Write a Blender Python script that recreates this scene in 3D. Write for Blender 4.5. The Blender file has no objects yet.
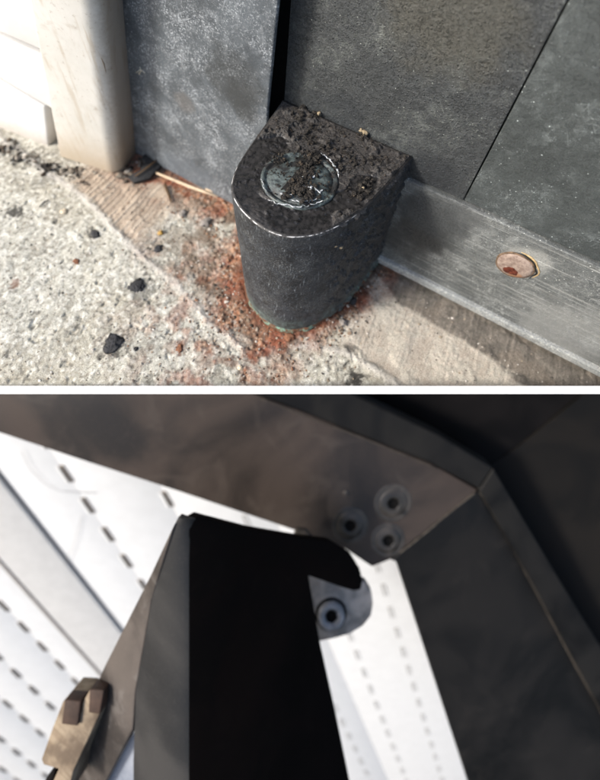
import bpy, bmesh, math, random
import numpy as np
from mathutils import Vector, Matrix
random.seed(7); RNG = np.random.default_rng(11)
scene = bpy.context.scene
COL = scene.collection
MM = 0.001
# ------------------------------------------------------------------ camera
CR = np.array([0.85774501, 0.50967435, 0.06712343])      # right
CU = np.array([-0.42588628, 0.63138837, 0.64805061])     # up
CF = np.array([-0.28791382, 0.58444913, -0.75863354])    # forward
CC = np.array([55.46591753, -150.3862485, 213.66998606])  # position, mm
FPX = 474.796
cd = bpy.data.cameras.new('camera'); cam = bpy.data.objects.new('camera', cd); COL.objects.link(cam)
M = Matrix(((CR[0], CU[0], -CF[0], CC[0]*MM), (CR[1], CU[1], -CF[1], CC[1]*MM), (CR[2], CU[2], -CF[2], CC[2]*MM), (0, 0, 0, 1)))
cam.matrix_world = M
cd.sensor_fit = 'HORIZONTAL'; cd.sensor_width = 36.0
cd.lens = FPX/600*36.0
cd.shift_y = -(390-193)/600.0
cd.clip_start = 0.002; cd.clip_end = 50
cd.dof.use_dof = True; cd.dof.focus_distance = 0.180; cd.dof.aperture_fstop = 9.5
scene.camera = cam
# ------------------------------------------------------------------ light
w = bpy.data.worlds.new('World'); scene.world = w; w.use_nodes = True
wn = w.node_tree; bg = wn.nodes['Background']; sky = wn.nodes.new('ShaderNodeTexSky')
sky.sky_type = 'NISHITA'; sky.sun_disc = False
SUN = Vector((-0.50, -0.62, 0.62)).normalized()
sky.sun_elevation = math.asin(SUN.z); sky.sun_rotation = math.atan2(SUN.x, SUN.y)
sky.air_density = 1.0; sky.dust_density = 3.0; sky.ozone_density = 1.0
wn.links.new(sky.outputs[0], bg.inputs[0]); bg.inputs[1].default_value = 0.12
sd = bpy.data.lights.new('sun', 'SUN'); sd.energy = 2.0; sd.angle = math.radians(9); sd.color = (1, 0.95, 0.88)
so = bpy.data.objects.new('sun', sd); COL.objects.link(so); so.rotation_euler = SUN.to_track_quat('Z', 'Y').to_euler()
vs = scene.view_settings; vs.view_transform = 'Standard'; vs.look = 'None'; vs.gamma = 1; vs.exposure = 1.15
vs.use_curve_mapping = False
scene.render.resolution_x = 788; scene.render.resolution_y = 1024
# ------------------------------------------------------------------ geometry helpers (mm in, metres out)
def ray(px, py): return CF + CR*(px-300)/FPX - CU*(py-193)/FPX
def onp(px, py, ax, v):                 # where the sight line meets the plane axis=v
    d = ray(px, py); return CC + d*(v-CC[ax])/d[ax]
def dp(px, py, dep): return CC + ray(px, py)*dep
class Plane:                            # plane through three measured points
    def __init__(s, a, b, c):
        A, B, D = [dp(*t) for t in (a, b, c)]
        n = np.cross(B-A, D-A); n /= np.linalg.norm(n)
        if n @ (CC-A) < 0: n = -n
        s.n = n; s.a = A
    def at(s, px, py, off=0):
        d = ray(px, py); return CC + d*(((s.a+s.n*off)-CC) @ s.n)/(d @ s.n)
def tag(o, label=None, cat=None, group=None, kind=None):
    if label: o['label'] = label
    if cat: o['category'] = cat
    if group: o['group'] = group
    if kind: o['kind'] = kind
    return o
def thing(name, loc, label, cat, group=None):
    o = bpy.data.objects.new(name, None); COL.objects.link(o); o.location = Vector(loc)*MM
    o.empty_display_size = 0.01
    return tag(o, label, cat, group)
def mesh(name, V, F, mat, parent=None, smooth=True, kind=None, col=None, label=None):
    V = np.asarray(V, float)
    L = np.array(parent.location)/MM if parent is not None else np.zeros(3)
    # children of children: accumulate
    if parent is not None and parent.parent is not None: L = L + np.array(parent.parent.location)/MM
    if parent is None:
        L = V.mean(0); L[2] = V[:, 2].min()
    me = bpy.data.meshes.new(name)
    vv = (V-L)*MM
    if isinstance(F, np.ndarray):
        n = len(F); k = F.shape[1]
        me.vertices.add(len(V)); me.vertices.foreach_set('co', vv.astype(np.float32).ravel())
        me.loops.add(n*k); me.loops.foreach_set('vertex_index', F.astype(np.int32).ravel())
        me.polygons.add(n); me.polygons.foreach_set('loop_start', np.arange(0, n*k, k, dtype=np.int32))
        me.update(calc_edges=True)
    else:
        me.from_pydata([tuple(p) for p in vv], [], F); me.update()
    me.polygons.foreach_set('use_smooth', [smooth]*len(me.polygons))
    if col is not None:
        for nm, c in col.items():
            a = me.color_attributes.new(nm, 'FLOAT_COLOR', 'POINT')
            c4 = np.ones((len(V), 4), np.float32); c4[:, :3] = c if c.ndim == 2 else c[:, None]
            a.data.foreach_set('color', c4.ravel())
    me.materials.append(mat)
    o = bpy.data.objects.new(name, me); COL.objects.link(o)
    if parent is not None: o.parent = parent
    else: o.location = Vector(L)*MM
    if kind: o['kind'] = kind
    if label: o['label'] = label
    return o
def prism(name, pts, off, mat, parent=None, bevel=0.0, seg=3, smooth=True, label=None, **k):
    """front polygon pts (3D), extruded by vector off, bevelled edges"""
    bm = bmesh.new(); n = len(pts)
    P = [np.asarray(p, float) for p in pts]; Q = [p+np.asarray(off, float) for p in P]
    a = [bm.verts.new(p) for p in P]; b = [bm.verts.new(p) for p in Q]
    bm.faces.new(a); bm.faces.new(b[::-1])
    for i in range(n): bm.faces.new((a[i], b[i], b[(i+1) % n], a[(i+1) % n]))
    bmesh.ops.recalc_face_normals(bm, faces=bm.faces)
    if bevel > 0:
        bmesh.ops.bevel(bm, geom=list(bm.edges), offset=bevel, segments=seg, profile=0.5, affect='EDGES', clamp_overlap=True)
    bmesh.ops.triangulate(bm, faces=[f for f in bm.faces if len(f.verts) > 4])
    V = [tuple(v.co) for v in bm.verts]; bm.verts.index_update()
    F = [tuple(v.index for v in f.verts) for f in bm.faces]; bm.free()
    o = mesh(name, V, F, mat, parent, smooth, label=label, **k)
    if smooth:
        bpy_me = o.data
        me_sharp(bpy_me, 0.7)
    return o
def me_sharp(me, ang):
    bm = bmesh.new(); bm.from_mesh(me)
    for e in bm.edges:
        if len(e.link_faces) == 2 and e.calc_face_angle(0) > ang: e.smooth = False
    bm.to_mesh(me); bm.free()
def tube(name, pts, rad, mat, parent=None, n=8, caps=True, **k):
    P = np.asarray(pts, float)
    rad = np.broadcast_to(np.asarray(rad, float), (len(P),))
    V = []; F = []
    T = np.gradient(P, axis=0); T /= np.linalg.norm(T, axis=1)[:, None]+1e-9
    up = np.array([0.13, 0.21, 0.97])
    for i in range(len(P)):
        a = np.cross(T[i], up); a /= np.linalg.norm(a); b = np.cross(T[i], a)
        for j in range(n):
            t = 2*math.pi*j/n; V.append(P[i]+rad[i]*(a*math.cos(t)+b*math.sin(t)))
    for i in range(len(P)-1):
        for j in range(n):
            F.append((i*n+j, i*n+(j+1) % n, (i+1)*n+(j+1) % n, (i+1)*n+j))
    F.append(tuple(range(n))[::-1]); F.append(tuple((len(P)-1)*n+j for j in range(n)))
    return mesh(name, V, F, mat, parent, True, **k)
def lathe(name, prof, c, ax, mat, parent=None, n=40, squash=None, wob=0.0, **k):
    """prof = [(radius, height)...] turned round axis ax at c"""
    ax = np.asarray(ax, float); ax /= np.linalg.norm(ax)
    a = np.cross(ax, [0.1, 0.2, 0.97] if abs(ax[2]) < .9 else [1, 0, 0]); a /= np.linalg.norm(a); b = np.cross(ax, a)
    V = []; F = []
    ph = RNG.uniform(0, 6, 4)
    for r, h in prof:
        for j in range(n):
            t = 2*math.pi*j/n
            q = 1+wob*(math.sin(2*t+ph[0])+.6*math.sin(3*t+ph[1])+.5*math.sin(7*t+ph[2]))
            V.append(np.asarray(c)+(a*math.cos(t)+b*math.sin(t))*r*q+ax*h)
    m = len(prof)
    for i in range(m-1):
        for j in range(n): F.append((i*n+j, i*n+(j+1) % n, (i+1)*n+(j+1) % n, (i+1)*n+j))
    F.append(tuple((m-1)*n+j for j in range(n)))
    return mesh(name, V, F, mat, parent, True, **k)
# numpy value noise
def _h(ix, iy, s):
    n = (ix*374761393 + iy*668265263 + s*1442695041) & 0xFFFFFFFF
    n = ((n ^ (n >> 13))*1274126177) & 0xFFFFFFFF
    return ((n ^ (n >> 16)) & 0xFFFF)/65535.0
def vn(x, y, s=0):
    ix = np.floor(x).astype(np.int64); iy = np.floor(y).astype(np.int64)
    fx = x-ix; fy = y-iy; fx = fx*fx*(3-2*fx); fy = fy*fy*(3-2*fy)
    return (_h(ix, iy, s)*(1-fx)+_h(ix+1, iy, s)*fx)*(1-fy)+(_h(ix, iy+1, s)*(1-fx)+_h(ix+1, iy+1, s)*fx)*fy
def fbm(x, y, sc, o=5, s=0, g=.5):
    """sc = size in mm of the largest feature; result 0..1"""
    x = x/sc; y = y/sc; t = 0; a = 1; n = 0
    for i in range(o):
        t = t+a*vn(x, y, s+i*17); n += a; a *= g
        x, y = 1.93*x+.71*y+3.1, 1.93*y-.71*x+7.7
    return t/n
def sm(a, b, x): t = np.clip((x-a)/(b-a), 0, 1); return t*t*(3-2*t)
def lin(r, g, b): return np.array([((c/255+.055)/1.055)**2.4 if c > 10 else c/255/12.92 for c in (r, g, b)])
def segdist(x, y, poly, closed=False):
    d = np.full(x.shape, 1e9)
    n = len(poly)
    for i in range(n if closed else n-1):
        ax, ay = poly[i]; bx, by = poly[(i+1) % n]
        ux, uy = bx-ax, by-ay; t = np.clip(((x-ax)*ux+(y-ay)*uy)/(ux*ux+uy*uy), 0, 1)
        d = np.minimum(d, np.hypot(x-ax-ux*t, y-ay-uy*t))
    return d
def inside(x, y, poly):
    c = np.zeros(x.shape, bool); n = len(poly)
    for i in range(n):
        ax, ay = poly[i]; bx, by = poly[(i+1) % n]
        if ay == by: continue
        c ^= ((ay > y) != (by > y)) & (x < (bx-ax)*(y-ay)/(by-ay)+ax)
    return c
# ------------------------------------------------------------------ material helpers
class G:
    def __init__(s, name, rough=.6, spec=.5, metal=0.0):
        s.m = bpy.data.materials.new(name); s.m.use_nodes = True; s.t = s.m.node_tree
        s.b = s.t.nodes['Principled BSDF']; s.b.inputs['Roughness'].default_value = rough
        s.b.inputs['Specular IOR Level'].default_value = spec; s.b.inputs['Metallic'].default_value = metal
        s.pos = s.t.nodes.new('ShaderNodeNewGeometry').outputs['Position']
    def nd(s, ty, **k):
        n = s.t.nodes.new(ty)
        for a, v in k.items(): setattr(n, a, v)
        return n
    def put(s, sock, v):
        if hasattr(v, 'links'): s.t.links.new(v, sock)
        elif isinstance(v, (tuple, list, np.ndarray)):
            v = tuple(float(c) for c in v)
            sock.default_value = v if len(v) == len(sock.default_value) else (*v, 1.0)
        else: sock.default_value = v
    def vec(s, scale=(1, 1, 1), rot=(0, 0, 0), src=None):
        n = s.nd('ShaderNodeMapping'); s.put(n.inputs[0], src or s.pos); n.inputs['Rotation'].default_value = rot
        n.inputs['Scale'].default_value = scale; return n.outputs[0]
    def noise(s, sc, det=6, rough=.6, vec=None, dist=0.0):
        n = s.nd('ShaderNodeTexNoise'); s.put(n.inputs['Vector'], vec or s.pos)
        n.inputs['Scale'].default_value = sc; n.inputs['Detail'].default_value = det
        n.inputs['Roughness'].default_value = rough; n.inputs['Distortion'].default_value = dist
        return n.outputs['Fac']
    def voro(s, sc, feat='F1', vec=None):
        n = s.nd('ShaderNodeTexVoronoi'); n.feature = feat; s.put(n.inputs['Vector'], vec or s.pos); n.inputs['Scale'].default_value = sc
        return n.outputs['Distance']
    def r(s, f, a, b, lo=0.0, hi=1.0):
        n = s.nd('ShaderNodeMapRange'); n.interpolation_type = 'SMOOTHSTEP'
        s.put(n.inputs[0], f); n.inputs[1].default_value = a; n.inputs[2].default_value = b
        n.inputs[3].default_value = lo; n.inputs[4].default_value = hi; return n.outputs[0]
    def ma(s, op, a, b=0.0, cl=False):
        n = s.nd('ShaderNodeMath'); n.operation = op; n.use_clamp = cl; s.put(n.inputs[0], a); s.put(n.inputs[1], b); return n.outputs[0]
    def mix(s, f, a, b, ty='MIX'):
        n = s.nd('ShaderNodeMix'); n.data_type = 'RGBA'; n.blend_type = ty; s.put(n.inputs[0], f); s.put(n.inputs[6], a); s.put(n.inputs[7], b)
        return n.outputs[2]
    def spot(s, P, rad, wob=.3, nsc=80):
        """soft irregular patch round world point P (mm)"""
        n = s.nd('ShaderNodeVectorMath'); n.operation = 'DISTANCE'; s.put(n.inputs[0], s.pos); n.inputs[1].default_value = tuple(np.asarray(P)*MM)
        d = s.ma('DIVIDE', n.outputs['Value'], rad*MM)
        d = s.ma('ADD', d, s.ma('MULTIPLY', s.ma('SUBTRACT', s.noise(nsc, 5), .5), wob*4))
        return s.r(d, .55, 1.1, 1, 0)
    def attr(s, nm):
        n = s.nd('ShaderNodeAttribute'); n.attribute_name = nm; return n.outputs['Color']
    def bump(s, h, dist, strength=1.0):
        n = s.nd('ShaderNodeBump'); n.inputs['Distance'].default_value = dist*MM; n.inputs['Strength'].default_value = strength
        s.put(n.inputs['Height'], h); s.t.links.new(n.outputs[0], s.b.inputs['Normal'])
    def out(s, col, rough=None):
        s.put(s.b.inputs['Base Color'], col)
        if rough is not None: s.put(s.b.inputs['Roughness'], rough)
        return s.m
def metal_dark(name, base, light, speck=(.62, .66), mottle=.5, scratch=0.3, lowmask=(.45, .65), rough=.55, spots=(), grain=.25, streak=None, haze=1.0, beads=0.0, bump=.12, sc=1.0, mask_grad=None):
    g = G(name)
    base = np.asarray(base); light = np.asarray(light)
    m1 = g.noise(45*sc, 6, .65); m2 = g.noise(260*sc, 5, .6)
    c = g.mix(g.r(m1, .35, .7), base*(1-mottle*.45), base*(1+mottle*.6))
    c = g.mix(g.ma('MULTIPLY', g.r(m2, .45, .75), .5), c, base*1.9)
    fine = g.noise(2600, 3, .6)
    c = g.mix(grain, c, g.mix(g.r(fine, .3, .7), base*.35, base*2.1))
    area = g.r(g.noise(70*sc, 4, .6), *lowmask)
    if mask_grad is not None:      # where the wear gathers, in the thing's own place
        P, rad = mask_grad
        n = g.nd('ShaderNodeVectorMath'); n.operation = 'DISTANCE'; g.put(n.inputs[0], g.pos); n.inputs[1].default_value = tuple(np.asarray(P)*MM)
        area = g.ma('MULTIPLY', area, g.r(n.outputs['Value'], rad*.25*MM, rad*MM, 1, .12))
    sp = g.r(g.noise(1100*sc, 6, .75), speck[0]-.05, speck[1]-.04)
    hz_ = g.r(g.noise(190*sc, 6, .7, dist=.8), .47, .66)
    c = g.mix(g.ma('MULTIPLY', g.ma('MULTIPLY', hz_, area), .28*haze), c, light*.75)
    c = g.mix(g.ma('MULTIPLY', sp, g.ma('ADD', g.ma('MULTIPLY', area, .85), .1)), c, light)
    for rz, th in ((.5, 1), (2.1, 2), (1.3, 3)):
        sv = g.vec((1, 1, 1), (0, rz, 0))
        sv2 = g.vec((130, 1900, 1900), (0, 0, 0), sv)
        s1 = g.r(g.noise(1.0, 3, .6, vec=sv2, dist=.8), .60, .70)
        c = g.mix(g.ma('MULTIPLY', g.ma('MULTIPLY', s1, area), scratch*.62), c, light*1.1)
    dots = g.r(g.voro(700), .10, .2, 1, 0)
    dm = g.r(g.noise(500, 2), .58, .62)
    c = g.mix(g.ma('MULTIPLY', g.ma('MULTIPLY', dots, dm), .8), c, light*1.3)
    if streak is not None:
        sv = g.vec((12, 600, 600)); s1 = g.noise(1.0, 5, .65, vec=sv)
        c = g.mix(g.r(s1, .53, .72, 0, .6), c, streak)
        sv = g.vec((25, 2200, 2200)); s1 = g.noise(1.0, 3, .6, vec=sv)
        c = g.mix(g.r(s1, .59, .68, 0, .6), c, light)
    for P, rad, cl, amt in spots:
        c = g.mix(g.ma('MULTIPLY', g.spot(P, rad), amt), c, cl)
    h = g.ma('ADD', g.ma('MULTIPLY', fine, .5), g.ma('ADD', g.ma('MULTIPLY', sp, .5), g.ma('ADD', m2, g.ma('MULTIPLY', g.r(g.voro(650), .12, .3, 1, 0), beads))))
    g.bump(h, bump)
    return g.out(c, g.r(m2, .3, .7, rough-.12, rough+.15))
def plain(name, col, rough=.6, spec=.5, var=.25, sc=300, bump=.05, metal=0.0):
    g = G(name, rough, spec, metal); col = np.asarray(col)
    n = g.noise(sc, 6, .65); c = g.mix(g.r(n, .3, .7), col*(1-var), col*(1+var)); g.bump(n, bump)
    return g.out(c)
WHITE_VINYL = plain('white_vinyl', (.54, .548, .552), .45, .4, .03, 60, .05)
BLACK = plain('black_void_paint', (.006, .006, .006), .85, .1)
#----STRUCT
# ================================================================== UPPER PLACE: gate foot on concrete
H = 79.6
# ---- ground sheet
E1 = np.array([.848, .530]); E2 = np.array([-.530, .848])
p0 = onp(300, 386.9, 2, 0)[:2]
def axis_vals(a, b, step, ext0, ext1, m=14):
    core = np.arange(a, b+step*.5, step)
    lo = a-np.geomspace(1, ext0, m)[::-1] if ext0 else np.array([]); hi = b+np.geomspace(1, ext1, m) if ext1 else np.array([])
    return np.concatenate([lo, core, hi])
S = axis_vals(-262, 165, .42, 120, 120); T = axis_vals(0, 172, .42, 0, 90)
SS, TT = np.meshgrid(S, T)
# the photographed bottom line is where the slab is cut; follow it exactly
GX = p0[0]+SS*E1[0]+TT*E2[0]; GY = p0[1]+SS*E1[1]+TT*E2[1]
la, lb = onp(0, 386.9, 2, 0)[:2], onp(600, 386.9, 2, 0)[:2]
e1 = (lb-la)/np.linalg.norm(lb-la); e2 = np.array([-e1[1], e1[0]])
GX = p0[0]+SS*e1[0]+TT*e2[0]; GY = p0[1]+SS*e1[1]+TT*e2[1]
x, y = GX, GY
stepL = [(-330, -36), (-134, -55), (-60, -67), (-20, -76), (2, -80), (20, -66), (42, -54), (72, -56), (150, -66), (260, -80)]
ystep = np.interp(x, [p[0] for p in stepL], [p[1] for p in stepL]) + (fbm(x, y, 22, 4, 5)-.5)*7
inner = sm(-2.6, 1.6, y-ystep+(fbm(x, y, 4, 4, 6)-.5)*4)                     # 1 on the strip next to the door
n_big = fbm(x, y, 60, 4, 1); n_mid = fbm(x, y, 9, 5, 2); n_fin = fbm(x, y, 1.7, 4, 3, .6); n_vf = fbm(x, y, 1.0, 2, 4)
n_pit = fbm(x, y, 3.3, 3, 9); n_rs = fbm(x, y, 16, 6, 21, .6); n_agg = fbm(x, y, 1.7, 2, 33)
# block foot distance
foot = [(-26, 10), (-26, -30), (-22, -49), (-13, -60), (0, -64.5), (14, -61.5), (25, -49), (31, -28), (33, 10)]
dfoot = segdist(x, y, foot)
infoot = inside(x, y, foot)
dfoot = np.where(infoot, 0, dfoot)
leftarea = sm(-92, -52, x)*sm(26, 4, x)*sm(-78, -60, y+ (n_rs-.5)*26)
rust = np.clip(sm(18, 3, dfoot+(n_rs-.5)*24)*1.0 + .75*leftarea*sm(.38, .62, n_rs), 0, 1)
low = 1.1*sm(32, 0, np.hypot((x-5)/1.0, (y+86)/1.0))*sm(.35, .6, n_rs)      # rust washed out in front
low2 = sm(52, 10, np.hypot((x+12)/1.3, (y+88)))*sm(.44, .64, fbm(x, y, 7, 5, 77))
corner = sm(30, 6, np.hypot((x+106)/2.0, y+16))*sm(.3, .5, n_rs)
rust = np.clip(rust+.8*low+.6*low2+.95*corner+.8*sm(10, 1, np.abs(y+19+(n_mid-.5)*8))*sm(-122, -112, x)*sm(-40, -50, x), 0, 1)*sm(75, 42, x)
rustR = sm(14, 2, dfoot+(n_rs-.5)*14)
# height
smooth_strip = inner*sm(-72, -88, x)*sm(-150, -140, x+(n_mid-.5)*14)               # the trowelled patch beside the white post
smoothR = inner*sm(34, 40, x)
flat = np.clip(smooth_strip+.8*smoothR, 0, 1)
hz = (n_big-.5)*1.6+(n_mid-.5)*1.2*(1-.8*flat)+(n_fin-.5)*.45*(1-.75*flat)+(n_agg-.5)*.35*(1-.7*flat)
lip = np.exp(-((y-ystep+2.2)/1.8)**2)
hz += lip*.5*(.2+n_mid)-inner*1.0*sm(.25, .6, n_mid)
hz -= .8*sm(.70, .82, n_pit)*(1-flat)
hatch = np.sin((x*1.0+y*.10+(fbm(x, y, 12, 2, 8)-.5)*5)*2*math.pi/3.1)
hatch2 = fbm(x*1.0+y*.08, y*.06, 1.3, 3, 61)
hz += smooth_strip*(.14*hatch+.3*(hatch2-.5)) + smoothR*(.5*(hatch2-.5))
crumb = np.clip(rust*(1-smooth_strip), 0, 1)
hz += crumb*(1.8*(fbm(x, y, 5, 5, 41, .62)-.35)+1.2*(n_agg-.5))
hz += 2.2*sm(9, 0, dfoot)*(.3+n_mid)*sm(40, 30, x)
hz = np.where(x > 150, hz*.6, hz)
hz = np.where(TT < 3, hz*(.35+.65*TT/3)-.2*(1-TT/3), hz)
# colour (linear, real surface colours)
base = lin(177, 175, 163); warm = lin(184, 180, 164); lightc = lin(214, 213, 203); dark = lin(98, 96, 88)
def mx(c, k, f): return c*(1-f[..., None])+np.asarray(k)*f[..., None]
c = np.broadcast_to(base, x.shape+(3,)).copy()
c = mx(c, warm, sm(.35, .7, n_big)*.6)
c = mx(c, lightc, sm(.5, .68, n_fin)*.35)
c = mx(c, dark, sm(.42, .28, n_fin)*.35)
n_sp = fbm(x, y, 1.3, 2, 57)
c = mx(c, lin(120, 110, 98), sm(.66, .78, n_sp)*.55); c = mx(c, lin(218, 214, 206), sm(.30, .2, n_sp)*.5)
c = mx(c, lin(158, 152, 136), sm(.55, .75, fbm(x, y, 30, 5, 58))*.4)
c = mx(c, lin(124, 120, 110), sm(.60, .78, n_mid)*.3)
c = mx(c, lightc*1.1, sm(.64, .74, n_agg)*.6)
c = mx(c, lin(70, 66, 60), sm(.30, .22, n_agg)*.5)
c = mx(c, lin(200, 195, 186), lip*.75)
grnd = c.copy()
s1 = np.broadcast_to(lin(168, 152, 134), x.shape+(3,)).copy()
s1 = mx(s1, lin(190, 178, 162), sm(.45, .7, hatch2)*.45); s1 = mx(s1, lin(136, 120, 104), sm(.42, .2, hatch2)*.5)
s1 = mx(s1, lin(120, 100, 84), sm(.5, .75, n_mid)*.4)
c = mx(c, s1, smooth_strip*.92)
s2 = np.broadcast_to(lin(178, 172, 160), x.shape+(3,)).copy()
s2 = mx(s2, lin(186, 174, 160), sm(.45, .7, n_fin)*.6); s2 = mx(s2, lin(158, 144, 130), sm(.5, .7, n_mid)*.45)
c = mx(c, s2, smoothR*.85)
# darker streaked band along the foot of the rail
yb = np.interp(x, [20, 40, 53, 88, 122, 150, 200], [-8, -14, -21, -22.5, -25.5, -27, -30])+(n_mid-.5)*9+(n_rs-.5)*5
rail_band = sm(-1.2, 1.5, y-yb)*sm(34, 42, x)
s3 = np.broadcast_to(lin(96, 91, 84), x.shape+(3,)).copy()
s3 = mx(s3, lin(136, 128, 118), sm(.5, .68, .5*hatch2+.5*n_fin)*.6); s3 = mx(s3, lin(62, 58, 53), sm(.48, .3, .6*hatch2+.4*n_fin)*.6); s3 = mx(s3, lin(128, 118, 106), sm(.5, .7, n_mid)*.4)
c = mx(c, s3, rail_band*.9)
# rust and soil
rc = np.broadcast_to(lin(136, 88, 60), x.shape+(3,)).copy()
rc = mx(rc, lin(170, 132, 102), sm(.45, .7, n_fin)*.8); rc = mx(rc, lin(70, 42, 30), sm(.5, .3, n_agg)*.7)
rc = mx(rc, lin(176, 168, 156), sm(.62, .72, n_vf)*.6); rc = mx(rc, lin(124, 62, 38), sm(.42, .62, fbm(x, y, 12, 4, 55))*.85)
rc = mx(rc, lin(84, 66, 52), sm(.52, .7, fbm(x, y, 9, 5, 59))*.75)
c = mx(c, rc, np.clip(rust*.92, 0, 1)*sm(.20, .46, fbm(x, y, 4, 4, 66)+.35*rust))
soil = sm(.42, .62, fbm(x, y, 8, 5, 91))*np.clip(leftarea+corner*.5, 0, 1)*sm(-80, -50, y+3)
c = mx(c, lin(108, 96, 82), soil*.75)
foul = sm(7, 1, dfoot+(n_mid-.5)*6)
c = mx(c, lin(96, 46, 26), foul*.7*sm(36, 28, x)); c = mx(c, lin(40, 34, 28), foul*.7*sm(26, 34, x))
# scattered stains, each with its own outline
for (px, py, r_, k_) in [(14, 212, 4.2, .8), (95, 234, 2.4, .8), (76, 262, 2, .5), (15, 283, 2.6, .6), (8, 352, 2.4, .7), (76, 328, 2, .6), (350, 346, 3, .6),
                         (64, 212, 1.6, .5), (354, 380, 5, .75), (180, 348, 3, .5), (137, 288, 7, .45), (113, 345, 7, .55), (357, 377, 3, .6), (190, 225, 3, .4), (490, 350, 2.5, .3), (30, 160, 9, .5), (12, 150, 8, .4), (45, 180, 6, .4)]:
    q = onp(px, py, 2, 0); d = np.hypot(x-q[0], y-q[1])/r_+(n_fin-.5)*2.2+(n_mid-.5)*1.6
    kc = lin(110, 62, 36) if (px, py) in ((76, 262), (15, 283), (180, 348)) else lin(34, 34, 34)
    c = mx(c, kc, sm(1.15, .55, d)*k_)
ny, nx = x.shape
idx = np.arange(ny*nx).reshape(ny, nx)
F = np.stack([idx[:-1, :-1], idx[:-1, 1:], idx[1:, 1:], idx[1:, :-1]], -1).reshape(-1, 4)
V = np.stack([x, y, hz], -1).reshape(-1, 3)
skirt0 = len(V)
Vs = V[:nx]+ray(300, 390)*30   # the cut end leans with the board
V = np.concatenate([V, Vs]); k = np.arange(nx-1)
F = np.concatenate([F, np.stack([k, skirt0+k, skirt0+k+1, k+1], -1)])
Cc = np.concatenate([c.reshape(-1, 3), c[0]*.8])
g = G('weathered_concrete', .9, .25)
cc = g.attr('tone')
f1 = g.noise(2400, 4, .7); f2 = g.noise(900, 4, .7)
cc = g.mix(.5, cc, g.mix(1.0, cc, g.mix(g.r(f1, .38, .62), (.42, .41, .40), (1.5, 1.5, 1.5)), 'MULTIPLY'))
g.bump(g.ma('ADD', f1, f2), .32)
CONC = g.out(cc)
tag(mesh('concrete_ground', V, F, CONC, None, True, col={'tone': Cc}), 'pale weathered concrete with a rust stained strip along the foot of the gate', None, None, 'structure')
del SS, TT
def hgt(X, Y):
    """height of the ground sheet"""
    d = np.array([X, Y])-p0; i = np.searchsorted(S, d @ e1); j = np.searchsorted(T, d @ e2)
    return hz[min(max(j, 0), ny-1), min(max(i, 0), nx-1)]
# ---- dividing board whose top edge closes off the slab
B1 = 195.0; B2 = 470.0
mid = ray(300, 390); mid = mid/np.linalg.norm(mid)
cth = 8.0*B1/FPX
ctr = dp(300, 390.0, B1)
upv = CU*1.0
pts = [ctr-CR*230-upv*cth/2, ctr+CR*230-upv*cth/2, ctr+CR*230+upv*cth/2, ctr-CR*230+upv*cth/2]
g = G('white_painted_board', .6, .3); n = g.noise(150, 5); g.bump(n, .05)
BOARD = g.out(g.mix(g.r(n, .3, .7), (.82, .82, .82), (.88, .88, .87)))
tag(prism('white_board', pts, ray(300, 390)*(B2-B1), BOARD, None, .12, 2), 'thin white board on edge between the concrete slab and the dark metal frame', 'board')
#----UPPER
# ---- white lap siding, far left
g = G('white_siding_paint', .5, .4); n = g.noise(35, 5); n2 = g.noise(500, 5, .7)
cW = g.mix(g.r(n, .3, .7), (.56, .555, .54), (.66, .655, .64))
cW = g.mix(g.ma('MULTIPLY', g.r(n2, .62, .72), .35), cW, (.42, .38, .32))
sepz = g.nd('ShaderNodeSeparateXYZ'); g.put(sepz.inputs[0], g.pos)
cW = g.mix(g.ma('MULTIPLY', g.r(g.ma('ADD', sepz.outputs[2], g.ma('MULTIPLY', n2, .02)), .005, .024, 1, 0), .55), cW, (.36, .29, .21))
g.bump(n2, .08); SIDING = g.out(cW)
ysd = -45.0
wall = thing('siding_wall', (-200, ysd, 0), 'white lap siding boards at the far left edge beside the white corner post', 'wall')
def zline(a, b):                                       # siding lap lines as measured
    def w_(px, py):
        d = ray(px, py); n_ = np.array([-6.0, 49.0, 0]); return CC+d*((np.array([-213.0, -43.5, 0])-CC) @ n_)/(d @ n_)
    return w_(*a), w_(*b)
laps = [((0, 126), (54, 163)), ((0, 80), (46, 107)), ((0, 36), (32, 50)), ((0, -8), (26, -4)), ((0, -50), (20, -52)), ((0, -92), (14, -100))]
L = [zline(*l) for l in laps]
for i in range(len(L)-1):
    (a, b), (a2, b2) = L[i], L[i+1]
    d = (b-a); d2 = (b2-a2)
    a = a-d*.8; a2 = a2-d2*.8; b = b+d*(.5 if i else -.04); b2 = b2+d2*(.5 if i else -.02)
    lipv = np.array([0, -1.8, 0])
    pr = [a+lipv, b+lipv, b2+np.array([0, -.6, 0]), a2+np.array([0, -.6, 0])]
    bm_pts = pr
    if i > 0: pr[0] = pr[0]+np.array([0, 0, 4.6]); pr[1] = pr[1]+np.array([0, 0, 4.6])
    prism('siding_board', bm_pts, (0, 7.5, 0), SIDING, wall, .9, 3)
a = L[0][0]-(L[0][1]-L[0][0])*.8; b = L[0][1]
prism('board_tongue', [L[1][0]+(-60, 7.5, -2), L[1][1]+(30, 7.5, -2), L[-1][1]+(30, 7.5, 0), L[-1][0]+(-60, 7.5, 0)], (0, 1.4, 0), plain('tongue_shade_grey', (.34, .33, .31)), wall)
prism('backing', [a+(0, 9, -3), b+(14, 9, -3), L[-1][1]+(40, 9, 0), L[-1][0]+(-60, 9, 0)], (0, 3, 0), BLACK, wall)
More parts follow.
